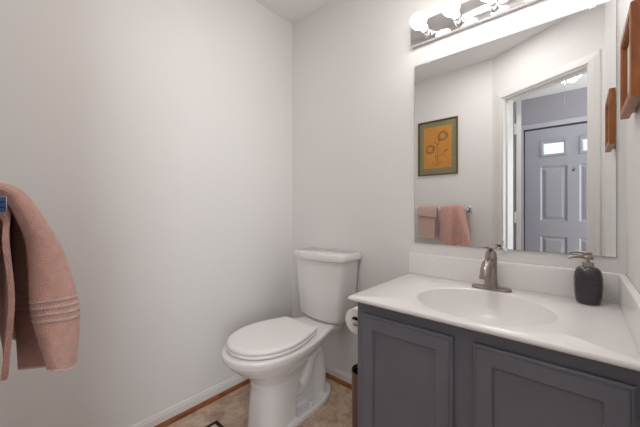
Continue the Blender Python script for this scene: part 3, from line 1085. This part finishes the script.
def yframe(x0, x1, z0, z1, w, y0, y1):
    bm = BM()
    add_loft(bm, [rect_ring(x0, x1, z0, z1, y0, 0), rect_ring(x0, x1, z0, z1, y1 - 0.003, 0), rect_ring(x0, x1, z0, z1, y1, 0.003), rect_ring(x0, x1, z0, z1, y1, w - 0.003), rect_ring(x0, x1, z0, z1, y0 + 0.006, w)], False, False)
    return bm


obj('frame', yframe(FX0, FX1, FZ0, FZ1, 0.014, SY + 0.001, SY + 0.020), M_PFRAME, pf)
bm = BM(); add_box(bm, FX0 + 0.010, FX1 - 0.010, SY + 0.002, SY + 0.008, FZ0 + 0.010, FZ1 - 0.010)
obj('mat_board', bm, M_PMAT, pf)
AX0, AX1, AZ0, AZ1 = FX0 + 0.058, FX1 - 0.058, FZ0 + 0.068, FZ1 - 0.066
bm = BM(); add_box(bm, AX0, AX1, SY + 0.008, SY + 0.0088, AZ0, AZ1)
art = obj('print', bm, M_PART, pf)


def at(u, v):
    """u, v across the print in 0..1 (u to the east, v upwards)"""
    return Vector((AX0 + (AX1 - AX0) * u, SY + 0.0090, AZ0 + (AZ1 - AZ0) * v))


def ink(bm, pts, r=0.002):
    add_tube(bm, smooth_path([at(*p) for p in pts], 5), r, 6)


bm = BM()
ink(bm, [(0.50, 0.12), (0.52, 0.30), (0.50, 0.48), (0.56, 0.62), (0.66, 0.72)], 0.0017)
ink(bm, [(0.50, 0.46), (0.42, 0.52), (0.32, 0.52)], 0.0017)
ink(bm, [(0.52, 0.24), (0.68, 0.34), (0.78, 0.40)], 0.0014)
ink(bm, [(0.50, 0.20), (0.44, 0.24), (0.44, 0.30), (0.51, 0.29)], 0.0014)
ink(bm, [(0.30, 0.13), (0.44, 0.10), (0.54, 0.12), (0.68, 0.14)], 0.0018)
ink(bm, [(0.36, 0.09), (0.50, 0.06), (0.62, 0.09)], 0.0014)
obj('stems', bm, M_INK2, art)
for cu, cv, R in ((0.70, 0.76, 0.16), (0.24, 0.47, 0.15)):
    bm = BM()
    for k in range(11):
        a = 2 * PI * k / 11 + 0.3
        c, s = math.cos(a), math.sin(a)
        asp = (AX1 - AX0) / (AZ1 - AZ0)
        p = lambda rr, da: (cu + rr * math.cos(a + da), cv + rr * asp * math.sin(a + da))
        ink(bm, [p(R * 0.62, -0.22), p(R * 1.0, -0.14), p(R * 1.16, 0.03), p(R * 0.98, 0.2), p(R * 0.62, 0.22)], 0.0023)
    obj('blossom', bm, M_INK, art)
bm = BM()
for a, b in (((0.48, 0.55), (0.56, 0.57)), ((0.40, 0.60), (0.47, 0.64)), ((0.58, 0.66), (0.52, 0.70))):
    ink(bm, [a, ((a[0] + b[0]) / 2, a[1] + 0.02), b], 0.003)
obj('leaves', bm, M_INK, art)
for pts, r in (([(0.78, 0.37), (0.83, 0.41), (0.88, 0.42)], 0.0042), ([(0.72, 0.28), (0.77, 0.30)], 0.0032)):
    bm = BM(); ink(bm, pts, r)
    obj('bud', bm, M_RED, art)

# ------------------------------------------------------------------ deep wooden frame on the east wall
GY0, GY1, GZ0, GZ1, GX = -0.462, -0.221, 1.352, 1.580, 1.668
wf = thing('wooden_wall_frame', 'deep brown wooden box frame hung on the wall right of the mirror', 'picture frame', (WX, -0.34, GZ0))


def xring(d, x):
    return [Vector((x, GY0 + d, GZ0 + d)), Vector((x, GY1 - d, GZ0 + d)), Vector((x, GY1 - d, GZ1 - d)), Vector((x, GY0 + d, GZ1 - d))]


bm = BM()
add_loft(bm, [xring(0.012, WX - 0.001), xring(0.012, WX - 0.010), xring(0.0, WX - 0.012), xring(0.0, GX + 0.002), xring(0.002, GX), xring(0.020, GX), xring(0.022, GX + 0.003),
              xring(0.026, GX + 0.003), xring(0.028, GX + 0.012), xring(0.034, GX + 0.013)], True, False)
obj('frame', bm, M_FRAMEWOOD, wf)
bm = BM(); add_box(bm, GX + 0.013, GX + 0.016, GY0 + 0.030, GY1 - 0.030, GZ0 + 0.030, GZ1 - 0.030)
obj('print', bm, M_ART, wf)

# ------------------------------------------------------------------ hall lamp with pull chain
hl = thing('hall_ceiling_light', 'bright white glass ceiling light in the hall seen in the mirror', 'ceiling light', (1.52, -2.12, H))
bm = BM()
add_lathe(bm, [(0.062, 0.0), (0.062, -0.012), (0.05, -0.024), (0.012, -0.030), (0.010, -0.055), (0.001, -0.056)], 28, Matrix.Translation((1.52, -2.12, H - 0.001)))
obj('canopy', bm, M_CHROME, hl, 40)
for px_, py_, s in ((1.462, -2.150, 0.75), (1.566, -2.098, 1.0), (1.53, -2.20, 1.0)):
    bm = BM()
    add_tube(bm, smooth_path([(1.52, -2.12, H - 0.040), ((1.52 + px_) / 2, (-2.12 + py_) / 2, H - 0.055), (px_, py_, H - 0.050), (px_, py_, H - 0.064)], 5), 0.005, 10)
    arm = obj('arm', bm, M_CHROME, hl, 40)
    bm = BM()
    add_lathe(bm, [(0.012 * s, -0.060), (0.022 * s, -0.066), (0.036 * s, -0.085), (0.040 * s, -0.108), (0.036 * s, -0.128), (0.018 * s, -0.142), (0.001, -0.145)], 24, Matrix.Translation((px_, py_, H)))
    obj('glass_shade', bm, M_HALLBULB, arm, 180)
bm = BM()
add_tube(bm, [(1.475, -2.135, H - 0.03), (1.475, -2.135, H - 0.34)], 0.0012, 6)
add_lathe(bm, [(0.001, -0.36), (0.005, -0.352), (0.001, -0.338)], 10, Matrix.Translation((1.475, -2.135, H)))
obj('pull_chain', bm, M_CHROME, hl)

# ------------------------------------------------------------------ black-bordered mat on the floor by the west wall
fm = thing('floor_mat', 'small pale floor mat with black border, corner showing beside the toilet', 'mat', (0.40, -0.95, 0))
bm = BM(); add_box(bm, 0.185, 0.62, -1.15, -0.702, 0.0005, 0.007, 0.002)
obj('border', bm, M_MATBLK, fm)
bm = BM(); add_box(bm, 0.205, 0.600, -1.130, -0.722, 0.006, 0.0085, 0.001)
obj('mat_field', bm, M_MATWHT, fm)
